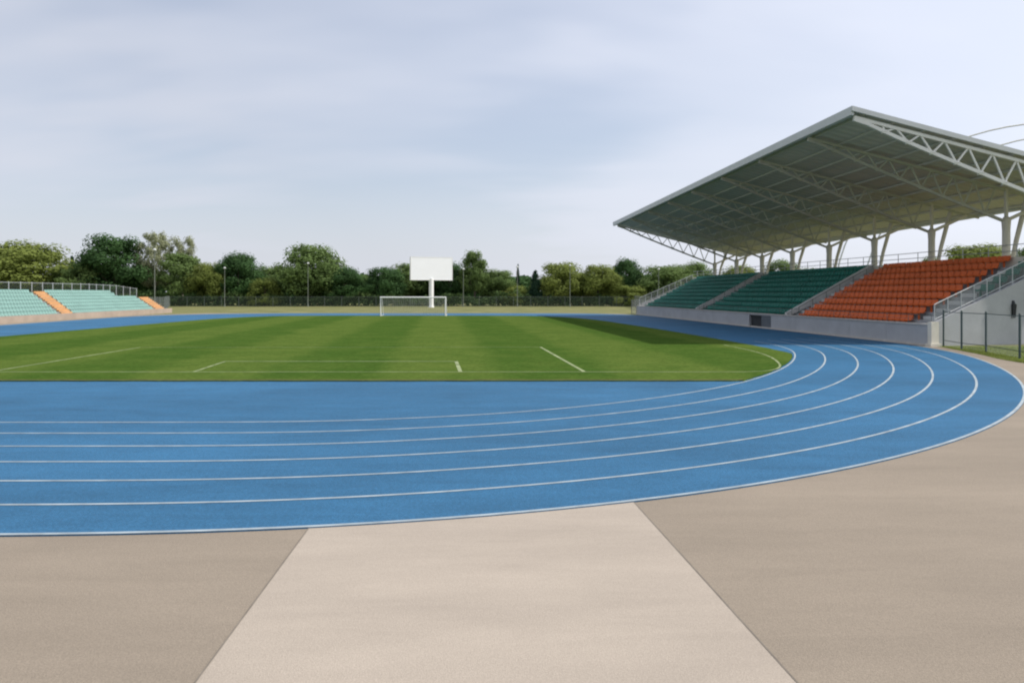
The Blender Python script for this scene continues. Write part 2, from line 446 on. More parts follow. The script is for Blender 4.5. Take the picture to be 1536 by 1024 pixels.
# low rail along the front wall
mb = MB(); u = .1
while u < ULEN:
    mb.tube(S(u,.12,1.09), S(u,.12,1.52), .013, 5); u += 1.9
mb.tube(S(.1,.12,1.52), S(ULEN-.1,.12,1.52), .013, 5); mb.tube(S(.1,.12,1.31), S(ULEN-.1,.12,1.31), .008, 5)
mb.build('front_railing', M['fpost'], stand)
mb = MB(); sbox(mb, .24, ULEN-.24, 7.29, 7.40, 3.4, 4.62); mb.build('rear_parapet', M['cream'], stand)
# railing along the back of the top row
mb = MB(); u = .3
while u < ULEN:
    mb.tube(S(u,7.34,4.62), S(u,7.34,5.3), .025, 5); u += 2.2
for h in (5.3, 4.95): mb.tube(S(.3,7.34,h), S(ULEN-.3,7.34,h), .024, 5)
mb.build('rear_railing', M['galv'], stand)

# aisles: half steps and handrails
aisles = [(1.35,2.6), (15.1,16.5), (34.4,35.7), (55.2,56.5)]
for (a, b) in aisles:
    mb = MB()
    for i in range(NR-1):
        v = V1+TR*(i+1)
        sbox(mb, a, b, v-.36, v-.004, dk(i)+.004, dk(i)+RI/2)
    mb.build('stair', M['stair'], stand)
for (a, b) in aisles[1:3]:
    mb = MB(); sprism(mb, [(.3,.9),(.3,1.22),(7.15,4.72),(7.25,4.72),(7.25,3.9)], b+.0, b+.24, S); mb.build('parapet', M['stair'], stand)
for (a, b) in aisles[1:3]:
    for u in (a-.02,):
        raked_rail(u, .55, dk(0)+.05, 6.9, dk(8)-.0, .82, 6, 'handrail', False, .02, 'fpost')

# seats
def seat_mesh(name, material):
    m = MB()
    # outer profile (depth d: front negative, height h)
    top = [(-.19,.40),(-.02,.375),(.12,.39),(.185,.45),(.225,.58),(.245,.68)]
    bot = [(-.175,.32),(-.02,.345),(.15,.36),(.225,.43),(.262,.57),(.283,.665)]
    xs = [(-.23,.03),(-.17,.005),(0,-.012),(.17,.005),(.23,.03)]
    n = len(top); vs = []
    for lay in (top, bot):
        for (x, r) in xs:
            for (d, h) in lay: vs.append((x, d-r*(.6 if d > .1 else 0), h+r*(1 if d < .15 else .2)))
    fs = []; K = len(xs); o = K*n
    for i in range(K-1):
        for j in range(n-1):
            fs.append((i*n+j, (i+1)*n+j, (i+1)*n+j+1, i*n+j+1))
            fs.append((o+i*n+j, o+i*n+j+1, o+(i+1)*n+j+1, o+(i+1)*n+j))
    for j in range(n-1):
        fs.append((j, j+1, o+j+1, o+j)); fs.append(((K-1)*n+j, o+(K-1)*n+j, o+(K-1)*n+j+1, (K-1)*n+j+1))
    for i in range(K-1):
        fs.append((i*n, o+i*n, o+(i+1)*n, (i+1)*n)); fs.append((i*n+n-1, (i+1)*n+n-1, o+(i+1)*n+n-1, o+i*n+n-1))
    m.add(vs, fs)
    m.box(-.04,.04,-.02,.06,.0,.345)
    return m
SM = seat_mesh('s', None)
VP = Vector((U.y, -U.x, 0))
BASIS = Matrix(((-U.x, VP.x, 0), (-U.y, VP.y, 0), (0, 0, 1)))
seats = []
def block(a, b, colr, rows=range(NR), pitch_=.52):
    for i in rows:
        n = int((b-a)/pitch_); st = (b-a)/n
        for k in range(n):
            u = a + st*(k+.5)
            seats.append((S(u, V1+TR*i+.42, dk(i)), colr))
block(2.75, 15.0, 'orange')
block(.32, 1.36, 'green', range(4, 9))
block(16.8, 34.25, 'green'); block(36.0, 55.05, 'green')
seats.sort(key=lambda s: (s[0].x/s[0].y > 768/1150, s[1] == 'green', (s[0]-Vector((0,0,2.6))).length))
me_seat = {}
for c in ('orange','green'):
    o = SM.build('seat', M[c]); me_seat[c] = o.data; bpy.data.objects.remove(o)
for (p, c) in seats[:100]:
    o = bpy.data.objects.new('seat', me_seat[c]); COL.objects.link(o)
    mw = BASIS.to_4x4(); 
    rz = Matrix.Rotation(random.uniform(-.02,.02), 4, 'X')
    o.matrix_world = Matrix.Translation(p-P0) @ mw @ rz
    o.parent = stand
mb = MB()
for (p, c) in seats[100:]:
    mb.cur = 0 if c == 'orange' else 1
    jr = Matrix.Rotation(random.uniform(-.02,.02), 3, 'X')
    mb.add([p + BASIS @ (jr @ Vector(v)) for v in SM.v], SM.f)
o = mb.build('seat_rows', [M['orange'], M['green']], stand); o['kind'] = 'stuff'

# roof ------------------------------------------------------------
UA, UB = .30, 53.0; VF, VB = -3.7, 11.0
def rh(u, v): return 11.72 - .0165*u - .25*(v-VF)
def RT(u, v, dh=0): return Rf(u, v, rh(u,v)+dh)
roof = MB()
def rslab(mb, u0, u1, v0, v1, h0, h1):
    mb.hexa([RT(u0,v0,h0), RT(u0,v1,h0), RT(u1,v1,h0), RT(u1,v0,h0), RT(u0,v0,h1), RT(u0,v1,h1), RT(u1,v1,h1), RT(u1,v0,h1)])
nv = 60
# trapezoid sheet ribs run front to back
pts_u = []
u = UA
k = 0
while u <= UB+.001:
    pts_u.append((u, .0 if k % 4 < 2 else -.05)); u += .18; k += 1
vs = []; fs = []; n = len(pts_u)
for v in (VF, VB):
    for lay in (0, 1):
        for (u, d) in pts_u: vs.append(RT(u, v, d + (.04 if lay else 0)))
for i in range(n-1):
    fs.append((i, 2*n+i, 2*n+i+1, i+1)); fs.append((n+i, n+i+1, 3*n+i+1, 3*n+i))
roof.add(vs, fs)
roofo = roof.build('roof', M['deck'], stand)
mb = MB()
mb.hexa([RT(UA-.02,VF-.16,-.30), RT(UA-.02,VF-.01,-.30), RT(UB+.02,VF-.01,-.30), RT(UB+.02,VF-.16,-.30), RT(UA-.02,VF-.16,.12), RT(UA-.02,VF-.01,.12), RT(UB+.02,VF-.01,.12), RT(UB+.02,VF-.16,.12)])
mb.build('front_fascia', M['fascia'], roofo)
mb = MB(); rslab(mb, UA-.14, UA-.005, VF-.16, VB+.05, -.12, .12); mb.build('end_fascia', M['fascia'], roofo)
mb = MB(); rslab(mb, UB+.005, UB+.14, VF-.16, VB+.05, -.12, .12); mb.build('end_fascia', M['fascia'], roofo)
mb = MB(); rslab(mb, UA, UB, VB+.005, VB+.2, -.20, .10); mb.build('gutter', M['fascia'], roofo)
for k in range(10):
    v = VF+.5+(VB-VF-.8)*k/9
    mb = MB(); rslab(mb, UA+.05, UB-.05, v-.05, v+.05, -.16, -.058); mb.build('purlin', M['deck'], roofo)
UT = [.42] + [5.2+6.62*k for k in range(8)]
VC = 7.75; HS = 6.62
def low(u, v):   # lower chord depth below the roof
    t = (v-VF)/(VC-VF)
    return -(.30 + 2.05*(1-(1-min(1,t))**1.0)*t**-.0 if t > .22 else .30 + (2.05*.22)*(t/.22)**.75)
def lowp(u, v, spl):
    t = (v-VF)/(VC-VF); hs = rh(u,VC) - spl
    d = .30 + (hs-.30)*(t**.82)
    return RT(u, v, -d)
for k, u in enumerate(UT):
    spl = HS - .0155*u + .1
    mb = MB(); e = 1.0 if k == 0 else .85
    NP = 9
    vsn = [VF+.35+(VC-VF-.35)*i/NP for i in range(NP+1)]
    mb.bar(RT(u,VF+.05,-.34), RT(u,VB-.1,-.34), .16*e, .16*e)
    mb.cur = 1; lp = [RT(u,VF+.05,-.44)] + [lowp(u, VF+.35+(VC-VF-.35)*j/24, spl) for j in range(1,25)]
    for a, b in zip(lp, lp[1:]): mb.bar(a, b, (.17 if k == 0 else .15), (.17 if k == 0 else .15))
    mb.cur = 0
    for i in range(1, NP):
        vm = (vsn[i]+vsn[i+1])/2 if i < NP else None
        b0 = lowp(u, vsn[i], spl)
        if i == 1: mb.bar(b0, RT(u, vsn[i]-.05, -.34), .085*e, .085*e, (0,1,0))
        else: mb.bar(b0, RT(u, (vsn[i-1]+vsn[i])/2, -.34), .085*e, .085*e, (0,1,0))
        mb.bar(b0, RT(u, (vsn[i]+vsn[i+1])/2, -.34), .085*e, .085*e, (0,1,0))
        mb.tube(b0+Vector((-.12,0,0)), b0+Vector((.12,0,0)), .11*e, 6)
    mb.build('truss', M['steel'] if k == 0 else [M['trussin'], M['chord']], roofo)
    # column
    base = Rf(u, VC, 0); top = Rf(u, VC, spl)
    mb = MB()
    mb.tube(base, base+Vector((0,0,.0))+(top-base)*.93, .23, 12, .21); mb.tube(base+(top-base)*.93, top+Vector((0,0,.12)), .21, 12, .25)
    mb.tube(top+Vector((0,0,.12)), top+Vector((0,0,.3)), .25, 12, .12)
    c = mb.build('column', M['cream'], stand)
    b2 = MB(); b2.bar(top+Vector((.05,0,.1)), RT(u, VC+2.3, -.42), .17, .17); b2.build('branch', M['cream'], c)
    b2 = MB(); b2.bar(top+Vector((0,0,.3)), RT(u, VC, -.26), .15, .15); b2.build('branch', M['cream'], c)
    b2 = MB(); b2.tube(Rf(u+.35, VC+.25, 2.5), Rf(u+.35, VC+.85, 5.6), .09, 8, .13); b2.tube(Rf(u+.35, VC+.85, 5.6), RT(u+.35, VC+1.5, -.3), .13, 8, .15)
    b2.build('strut', M['cream'], c)

# arched tubes rising beyond the stand
for (cx, a, H, y) in ((80,33,27.6,112), (84.5,33,26.2,112.8)):
    m = MB(); pts = []
    for i in range(41):
        t = math.pi*i/40; pts.append((cx-a*math.cos(t), y, H*math.sin(t)**.9))
    m.path(pts, .12, 6)
    o = m.build('arch_tube', M['fascia'])
    tag(o, 'upper thin pale arched tube in the sky behind the grandstand roof' if H > 27 else 'lower thin pale arched tube in the sky behind the grandstand roof', 'arch', 'arched tubes behind the grandstand roof')

# ------------------------------------------------------------------ left teal stand
PL = Vector((-42.6, 48, 0)); UL = Vector((-.055,1,0)).normalized(); VL = Vector((-1,.62,0))
def Lf(u, v, h): return PL + UL*u + VL*v + Vector((0,0,h))
ls = empty('open_stand', PL, 'low open stand of pale teal seats with orange stairs beside the left straight', 'grandstand')
NL = 7; TL = .74; RL = .345; DL0 = .42; ULL = 54.0; UC = 45.2; NC = 5
pr = [(.26,0)]
for i in range(NL): pr += [(.26+TL*i, DL0+RL*i), (.26+TL*(i+1), DL0+RL*i)]
pr += [(.26+TL*NL, 0)]
mb = MB(); sprism(mb, [(v,h) for v,h in reversed(pr)], 0, UC, Lf)
pc = pr[:1+2*NC] + [(.26+TL*NC, 0)]
sprism(mb, [(v,h) for v,h in reversed(pc)], UC+.002, ULL, Lf); mb.build('terrace', M['concd'], ls)
mb = MB(); sbox(mb, -.05, ULL+1.0, 0, .25, 0, .62, Lf); mb.build('front_wall', M['tanwall'], ls)
laisles = [(27.8,29.9),(50.6,53.4)]
for (a,b) in laisles:
    mb = MB()
    for i in range(NL if a < 40 else NC):
        v = .26+TL*i
        sbox(mb, a, b, v+.01, v+TL*.5, DL0+RL*i+.004, DL0+RL*i+.17, Lf)
        sbox(mb, a, b, v+TL*.5, v+TL-.004, DL0+RL*i+.004, DL0+RL*i+.33, Lf)
    mb.build('stair', M['apric'], ls)
PLV = Vector((-UL.y, UL.x, 0))
BL = Matrix(((UL.x, PLV.x, 0), (UL.y, PLV.y, 0), (0,0,1)))
teal = []
for (a, b, cut) in ((.3,27.6,0),(30.1,50.4,1)):
    for i in range(NL):
        bb = (UC-.1 if i >= NC else b) if cut else b
        n = int((bb-a)/.5)
        for k in range(n): teal.append(Lf(a+.5*(k+.5), .26+TL*i+.40, DL0+RL*i-.18))
def hidden(p): return abs((p.x)/p.y) > 768/1150     # beyond the sides of the photograph
teal.sort(key=lambda p: (hidden(p), p.length))
o = SM.build('seat', M['teal']); tm = o.data; bpy.data.objects.remove(o)
for p in teal[:100]:
    o = bpy.data.objects.new('seat', tm); COL.objects.link(o)
    o.matrix_world = Matrix.Translation(p-PL) @ BL.to_4x4(); o.parent = ls
mb = MB()
for p in teal[100:]: mb.add([p + BL @ Vector(v) for v in SM.v], SM.f)
o = mb.build('seat_rows', M['teal'], ls); o['kind'] = 'stuff'

# ------------------------------------------------------------------ fences
def fence(name, pts, H, label, matp, matm, step, r=.04, base=0, heights=None, rails=(0.03,1.0), cat='fence'):
    root = empty(name, pts[0], label, cat)
    rail = MB(); pan = MB(); first = True
    for (a, b) in zip(pts, pts[1:]):
        a = Vector(a); b = Vector(b); l = (b-a).length; n = max(1, round(l/step))
        for k in range(n+1):
            if k == 0 and not first: continue
            p = a.lerp(b, k/n)
            pm = MB(); pm.tube(p, p+Vector((0,0,H+.06)), r, 8); pm.tube(p+Vector((0,0,H+.06)), p+Vector((0,0,H+.10)), r*1.25, 8, r*.5)
            pm.build('post', M[matp], root)
        first = False
        for t in rails: rail.tube(a+Vector((0,0,H*t+.02)), b+Vector((0,0,H*t+.02)), r*.6, 6)
        pan.add([a+Vector((0,0,.04)), b+Vector((0,0,.04)), b+Vector((0,0,H)), a+Vector((0,0,H))], [(0,1,2,3)])
    rail.build('rail', M[matp], root); pan.build('mesh_panel', M[matm], root)
    return root
top_l = [tuple(Lf(u, 5.62, 0)) for u in (-2, 8, 16, 24, 32, 40, 47, 53)]
fence('mesh_fence', [(x,y,2.05 if i < 6 else 1.95 if i < 7 else 1.6) for i,(x,y,z) in enumerate(top_l)], 1.62, 'tall grey mesh fence with pale posts along the top of the teal stand', 'galv', 'meshd', 2.0, .04)
e = Lf(54.2, 5.62, 0)
fence('mesh_fence', [(e.x, e.y, 0), (-53.5, 118, 0), (-67.5, 151, 0)], 2.0, 'grey mesh fence running back to the trees from the end of the teal stand', 'fpost', 'mesh', 2.5, .04)
fence('mesh_fence', [(-67.5,151.3,0),(24,151.3,0)], 1.9, 'long low mesh fence in front of the trees behind the goal', 'fpost', 'meshd', 3.4, .035)
fence('mesh_fence', [(24,150.5,0),(18.4,101,0)], 2.1, 'grey mesh fence running back to the trees from the far end of the roofed grandstand', 'fpost', 'mesh', 3.0, .04)
fence('mesh_fence', [(14.9,95.6,0),(17.6,100.5,0)], 1.75, 'short grey mesh fence at the foot of the far end of the roofed grandstand', 'fpost', 'mesh', 1.8, .04)

# near chain link fence at the right, woven from real wire
pts = [(21.25,37.75,0),(20.82,35.5,0),(20.9,33.8,0),(20.2,30.5,0),(20.9,26.5,0),(21.6,22.5,0)]
root = empty('chain_link_fence', pts[0], 'dark green chain link fence on the grass strip beside the grey end wall', 'fence')
rail = MB(); wire = MB(); H = 1.72
for i, p in enumerate(pts):
    p = Vector(p)
    pm = MB(); pm.tube(p, p+Vector((0,0,H+.05)), .045, 10); pm.tube(p+Vector((0,0,H+.05)), p+Vector((0,0,H+.10)), .056, 10, .02)
    pm.build('post', M['dkpost'], root)
    if i+1 < len(pts):
        q = Vector(pts[i+1]); l = (q-p).length
        for h in (H-.02, .30): rail.tube(p+Vector((0,0,h)), q+Vector((0,0,h)), .017, 6)
        d = (q-p)/l; s = .14; nn = int((l+H)/s)
        for k in range(nn):
            for sg in (1,-1):
                x0 = k*s-H; a_ = max(0,x0); b_ = min(l, x0+H)
                if b_-a_ < .02: continue
                za, zb = a_-x0, b_-x0
                if sg < 0: za, zb = H-za, H-zb
                wire.tube(p+d*a_+Vector((0,0,.04+za*(H-.06)/H)), p+d*b_+Vector((0,0,.04+zb*(H-.06)/H)), .0032, 3)
rail.build('rail', M['dkpost'], root); wire.build('wire_mesh', M['galv'], root)

# tufts on the strip of grass at the right
mb = MB()
rnd = random.Random(5)
for k in range(9000):
    y = rnd.uniform(24,37.2); t = rnd.random()
    xe = None
    for a, b in zip(verge, verge[1:]):
        if a[1] <= y <= b[1]: xe = a[0]+(b[0]-a[0])*(y-a[1])/(b[1]-a[1]); break
    if xe is None: continue
    x = xe + .02 + (rnd.random()**1.6)*5.2
    h = rnd.uniform(.03,.09); an = rnd.uniform(0,6.28); w = rnd.uniform(.015,.03)
    dx, dy = math.cos(an)*w, math.sin(an)*w; lx, ly = rnd.uniform(-.06,.06), rnd.uniform(-.06,.06)
    mb.add([(x-dx,y-dy,0),(x+dx,y+dy,0),(x+lx,y+ly,h)], [(0,1,2)])
tag(mb.build('grass_tufts', leaf_mat('grass_blade', (.16,.21,.04), (.22,.25,.07))), kind='stuff')

# ------------------------------------------------------------------ scoreboard, goal, lamps
sb = empty('scoreboard', (-14.95,142,0), 'blank white rectangular board on one thick white pole behind the goal', 'billboard')
mb = MB(); mb.tube((-14.95,142,0), (-14.95,142,5.35), .44, 16); mb.tube((-14.95,142,0), (-14.95,142,.3), .55, 16, .5); mb.build('pole', M['white'], sb, False)
_c = math.cos(R(24)); _s = math.sin(R(24))
class TB(MB):
    def box(s, x0,x1,y0,y1,z0,z1):
        n0 = len(s.v); MB.box(s, x0,x1,y0,y1,z0,z1)
        for i in range(n0, len(s.v)):
            x, y, z = s.v[i]; x = (x+14.93)*.915/_c; y -= 142
            s.v[i] = (-14.93 + x*_c - y*_s, 142 + x*_s + y*_c, z)
mb = TB(); mb.box(-18.85,-11.0,141.75,142.3,5.15,9.2); mb.build('panel', M['board'], sb)
mb = TB()
for (x0,x1,z0,z1) in ((-18.97,-10.88,9.2,9.32),(-18.97,-10.88,5.03,5.15),(-18.97,-18.85,5.15,9.2),(-11.0,-10.88,5.15,9.2)): mb.box(x0,x1,141.73,142.32,z0,z1)
mb.build('frame', M['white'], sb)

gx0, gx1, gy, gh = -14.9, -7.55, 87.0, 2.15
gl = empty('football_goal', (-11.2,gy,.05), 'white football goal with a thin net at the far end of the pitch', 'goal')
for x in (gx0,gx1):
    mb = MB(); mb.tube((x,gy,.05),(x,gy,gh), .06, 10); mb.build('post', M['white'], gl)
    mb = MB(); mb.tube((x,gy,gh),(x,gy+.9,gh), .03, 6); mb.tube((x,gy+.9,gh),(x,gy+1.9,.08), .03, 6); mb.tube((x,gy,.08),(x,gy+1.9,.08), .03, 6); mb.build('net_support', M['white'], gl)
mb = MB(); mb.tube((gx0-.075,gy,gh),(gx1+.075,gy,gh), .075, 10); mb.build('crossbar', M['white'], gl)
mb = MB(); n = 30
for i in range(n+1):
    x = gx0+(gx1-gx0)*i/n; mb.path([(x,gy,gh),(x,gy+.9,gh-.03),(x,gy+1.9,.08)], .009, 3)
for j in range(12):
    t = j/11; y = gy+.9+1.0*t; z = gh-.03+(.08-gh)*t; mb.tube((gx0,y,z),(gx1,y,z), .009, 3)
for x in (gx0,gx1):
    for j in range(10):
        z = .1+2.0*j/10; mb.tube((x,gy,z),(x,gy+1.9-.5*z,z), .009, 3)
mb.build('net', M['net'], gl)

lamps = [(232,108,8.6,'tallest thin grey lamp post standing by the end of the teal stand'),
         (337,149,7.4,'thin lamp post in front of the dark round tree right of the teal stand'),
         (462,149,8.3,'thin lamp post with a bright head before the largest broad tree'),
         (695,149,7.2,'thin lamp post just right of the white board'),
         (776,149,7.6,'thin lamp post before the slim conifer spire'),
         (855,149,7.9,'thin lamp post in front of the yellow green trees right of the white board'),
         (988,149,7.2,'thin lamp post just left of the far end of the roofed grandstand')]
M['lamp'] = mat('dull_grey_pole', (.16,.18,.15), .6, .1, 2.)
for (px, y, h, lab) in lamps:
    x = (px-768)*y/1150
    root = empty('lamp_post', (x,y,0), lab, 'lamp post', 'lamp posts around the far side of the field')
    mb = MB(); mb.tube((x,y,0),(x,y,h), .07, 8, .045); mb.tube((x,y,0),(x,y,.5), .14, 8, .12); mb.build('pole', M['lamp'], root)
    mb = MB(); mb.tube((x,y,h-.05),(x,y,h+.12), .10, 8, .28); mb.tube((x,y,h+.12),(x,y,h+.32), .28, 8, .14); mb.build('lamp_head', M['fascia'], root)

# ------------------------------------------------------------------ trees
def crown_mesh(name, seed, kind, nclump, nleaf, leaf):
    """unit crown: about 1 wide (x,y in -.5...5) and 1 high (z 0..1)"""
    rn = random.Random(seed); cl = []
    for i in range(nclump):
        if kind == 'round':
            t = rn.random()**.8; z = .08+.80*t
            rr = .42*math.sqrt(max(.02, 1-((z-.44)/.47)**2)); s = rn.uniform(.11,.19)
        elif kind == 'tall':
            z = rn.uniform(.15,.90); rr = .34*(1-abs(z-.45)*1.05); s = rn.uniform(.09,.17)
        elif kind == 'loose':
            z = rn.uniform(.12,.93); rr = .40*(1-abs(z-.55)*.9); s = rn.uniform(.06,.12)
        elif kind == 'bush':
            z = rn.uniform(.05,.80); rr = .42*math.sqrt(max(.05,1-(z/.95)**2)); s = rn.uniform(.12,.20)
        else:
            z = rn.uniform(.03,.97); rr = .36*(1-z)+.01; s = .05+.12*(1-z)
        a = rn.uniform(0,6.283); q = rn.random()**.38
        cl.append((Vector((rr*q*math.cos(a), rr*q*math.sin(a), z)), s))
    m = MB()
    for k in range(nleaf):
        c, s = rn.choice(cl)
        d = Vector((rn.gauss(0,1), rn.gauss(0,1), rn.gauss(0,1))).normalized()
        rad = s*(1 - .75*rn.random()**2)*(1 + .25*mnoise.noise(d*2.3+c*9))
        p = c + Vector((d.x*rad, d.y*rad, d.z*rad*.85))
        if p.z < .005: continue
        nrm = (d*.75 + (p-Vector((0,0,.42)))*.9 + Vector((rn.gauss(0,.27), rn.gauss(0,.27), rn.gauss(.12,.27)))).normalized()
        t1 = nrm.orthogonal().normalized(); t1 = (Matrix.Rotation(rn.uniform(0,6.28), 3, nrm) @ t1); t2 = nrm.cross(t1)
        l = leaf*rn.uniform(.6,1.4); w = l*rn.uniform(.5,.8)
        m.add([p-t1*l, p-t2*w, p+t1*l, p+t2*w], [(0,1,2,3)])
    o = m.build(name, M['bark']); me = o.data; bpy.data.objects.remove(o)
    return me
def trunk_mesh(seed, crown_from=.12, top=.75):
    rn = random.Random(seed); m = MB()
    pts = [Vector((0,0,-.30)), Vector((rn.uniform(-.01,.01),0,.0)), Vector((rn.uniform(-.02,.02),rn.uniform(-.02,.02),.3)), Vector((rn.uniform(-.03,.03),rn.uniform(-.03,.03),top))]
    rs = [.035,.028,.02,.006]
    for i in range(3): m.tube(pts[i], pts[i+1], rs[i], 8, rs[i+1])
    for k in range(6):
        a = rn.uniform(0,6.28); z = rn.uniform(.05,.45); b = Vector((0,0,z)); e_ = b+Vector((math.cos(a)*.28, math.sin(a)*.28, rn.uniform(.15,.35)))
        m.tube(b, e_, .012, 6, .004)
    o = m.build('trunk', M['bark']); me = o.data; bpy.data.objects.remove(o)
    return me
crowns = {'round': [crown_mesh('crown', 11+i, 'round', 70, 17000, .0175) for i in range(4)],
          'tall':  [crown_mesh('crown', 31+i, 'tall', 56, 12000, .0185) for i in range(2)],
          'loose': [crown_mesh('crown', 51+i, 'loose', 70, 9000, .0155) for i in range(2)],
          'bush':  [crown_mesh('crown', 71+i, 'bush', 40, 9000, .022) for i in range(2)],
          'conif': [crown_mesh('crown', 91, 'conif', 80, 6000, .021)]}
trunks = [trunk_mesh(3+i) for i in range(3)]
bark_pale = mat('pale_bark', (.26,.24,.20), .85, .2, 4.)
tcount = [0]
def tree(px, topy, wpx, y, shape, leaf, label, group='trees along the far side of the stadium', botfrac=.16, name='tree', baseh=0):
    sc = y/1150
    x = (px-768)*sc; H = 2.6+(440-topy)*sc - baseh; W = wpx*sc
    root = empty(name, (x,y,baseh), label, 'tree', group)
    tcount[0] += 1; i = tcount[0]
    me = crowns[shape][i % len(crowns[shape])]
    cb = H*botfrac if shape not in ('bush','conif') else H*.03
    ch = (H-cb)*1.0
    t = bpy.data.objects.new('trunk', trunks[i % 3]); COL.objects.link(t); t.parent = root
    t.location = (0,0,cb); t.scale = (W*.9, W*.9, max(ch, cb/.30*1.02)); 
    if cb/.30 > ch: t.scale.z = ch
    t.scale.z = ch; 
    # lower the trunk so it always reaches the soil
    if cb > .3*ch: t.location.z = .3*ch-.1
    c = bpy.data.objects.new('crown', me); COL.objects.link(c); c.parent = root
    c.location = (0,0,cb); c.scale = (W*1.08, W*1.08, ch*1.03); c.rotation_euler = (0,0,random.uniform(0,6.28))
    c.material_slots[0].link = 'OBJECT'; c.material_slots[0].material = L_[leaf]
    if leaf == 'pale':
        t.material_slots[0].link = 'OBJECT'; t.material_slots[0].material = bark_pale
    return root

T = [
 (38,362,140,158,'round','olive','broad yellow green tree behind the left edge of the teal stand'),
 (-60,372,130,160,'round','mid','green tree at the left edge of the photo behind the teal stand'),
 (4,392,90,166,'round','dark','dark tree filling in behind the broad yellow green tree at the far left'),
 (108,386,30,172,'conif','conif','small dark conifer tip left of the great dark round tree'),
 (116,393,70,157,'round','mid','low green tree between the broad yellow green tree and the great dark round tree'),
 (172,352,104,160,'round','dark','great dark round tree behind the middle of the teal stand'),
 (233,348,66,163,'loose','pale','pale feathery tall tree right of the great dark round tree'),
 (274,356,50,166,'loose','pale','pale feathery tree with a split top, second right of the great dark round tree'),
 (270,380,84,158,'tall','mid','mid green tree under the two pale feathery trees'),
 (215,400,60,170,'round','dark','dark tree deep behind the foot of the pale feathery tall tree'),
 (312,394,62,157,'round','olive','low yellowish tree between the pale feathery trees and a dark round tree'),
 (357,381,80,159,'round','dark','dark round tree behind the second lamp post from the left'),
 (398,414,50,155,'bush','olive','yellow green bush right of the dark round tree at the second lamp post'),
 (404,400,70,168,'round','mid','mid green tree behind the yellow green bush left of the largest broad tree'),
 (464,367,104,158,'round','mid','largest broad green tree left of the goal, lamp post in front'),
 (518,402,64,157,'round','dark','dark green tree just right of the largest broad tree'),
 (548,412,56,166,'round','mid','low green tree midway from the largest broad tree to the goal'),
 (575,400,66,158,'round','dark','dark green tree just left of the white board'),
 (612,395,72,164,'round','mid','mid green tree behind the left side of the white board'),
 (672,396,76,162,'round','dark','dark green tree behind the right side of the white board'),
 (712,377,56,157,'tall','mid','tall narrow green tree right of the white board'),
 (748,404,62,160,'round','mid','middling green tree second right of the white board'),
 (777,398,15,170,'conif','conif','slim dark conifer spire in the gap right of the white board'),
 (772,424,50,157,'bush','olive','low yellowish bush under the slim conifer spire'),
 (803,407,40,156,'conif','conif','dark pointed conifer left of the yellow green pair'),
 (840,393,78,158,'round','olive','yellow green tree, left of the bright pair right of the white board'),
 (897,397,66,157,'round','olive','bright yellow green tree, right of the pair, next to a dark pine'),
 (940,389,52,163,'round','dark','dark tree standing up behind the bright yellow green tree'),
 (944,426,58,154,'bush','olive','yellowish bush in front of the dark tree left of the roofed grandstand'),
 (1000,397,100,160,'round','mid','broad mid green tree just left of the roofed grandstand'),
 (966,412,60,168,'round','dark','dark tree in the gap left of the broad tree near the roofed grandstand'),
 (1045,394,56,164,'round','mid','green tree behind the far end of the roofed grandstand'),
 (1106,398,70,160,'round','olive','light green tree seen between the two farthest columns'),
 (1172,389,60,158,'round','mid','green tree seen between the third and fourth farthest columns'),
 (1215,402,40,150,'round','mid','small green tree top seen left of the middle columns'),
 (1285,402,42,120,'round','olive','small yellow green treetop peeping over the green seats between columns'),
 (1395,384,34,92,'round','mid','small treetop peeping over the orange seats beside a column'),
 (1462,366,120,88,'round','olive','wide light green treetop above the orange seats by the nearest column'),
 (1545,372,70,92,'round','mid','green treetop at the right edge behind the nearest column'),
 (640,405,70,170,'round','dark','dark tree deep behind the pole of the white board'),
 (470,405,90,170,'round','dark','dark tree deep behind the largest broad tree'),
 (860,410,90,170,'round','dark','dark tree deep behind the yellow green pair'),
 (330,402,80,171,'round','dark','dark tree deep behind the low yellowish tree left of the dark round tree'),
]
for (px,ty,w,y,sh,lf,lab) in T: tree(px,ty,w,y,sh,lf,lab, name=('conifer_tree' if sh == 'conif' else 'bush' if sh == 'bush' else 'tree'), botfrac=.16 if y > 140 else .3)
# undergrowth behind the far fence reads as one mass
rn = random.Random(77); mb = MB()
for k in range(15000):
    x = rn.uniform(-120, 48); y = rn.uniform(153.5,156.5)
    env = 2.2 + 1.6*mnoise.noise(Vector((x*.16,1.7,0))) + 1.0*mnoise.noise(Vector((x*.55,5.1,0)))
    z = rn.random()**.8*max(.6,env)
    p = Vector((x,y,z+.05)); nrm = Vector((rn.gauss(0,.6), -.7+rn.gauss(0,.5), .4+rn.gauss(0,.5))).normalized()
    t1 = nrm.orthogonal().normalized(); t2 = nrm.cross(t1); l = rn.uniform(.15,.36)
    mb.add([p-t1*l, p-t2*l*.7, p+t1*l, p+t2*l*.7], [(0,1,2,3)])
tag(mb.build('undergrowth', leaf_mat('leaf_undergrowth', (.04,.085,.028), (.085,.13,.04))), kind='stuff')
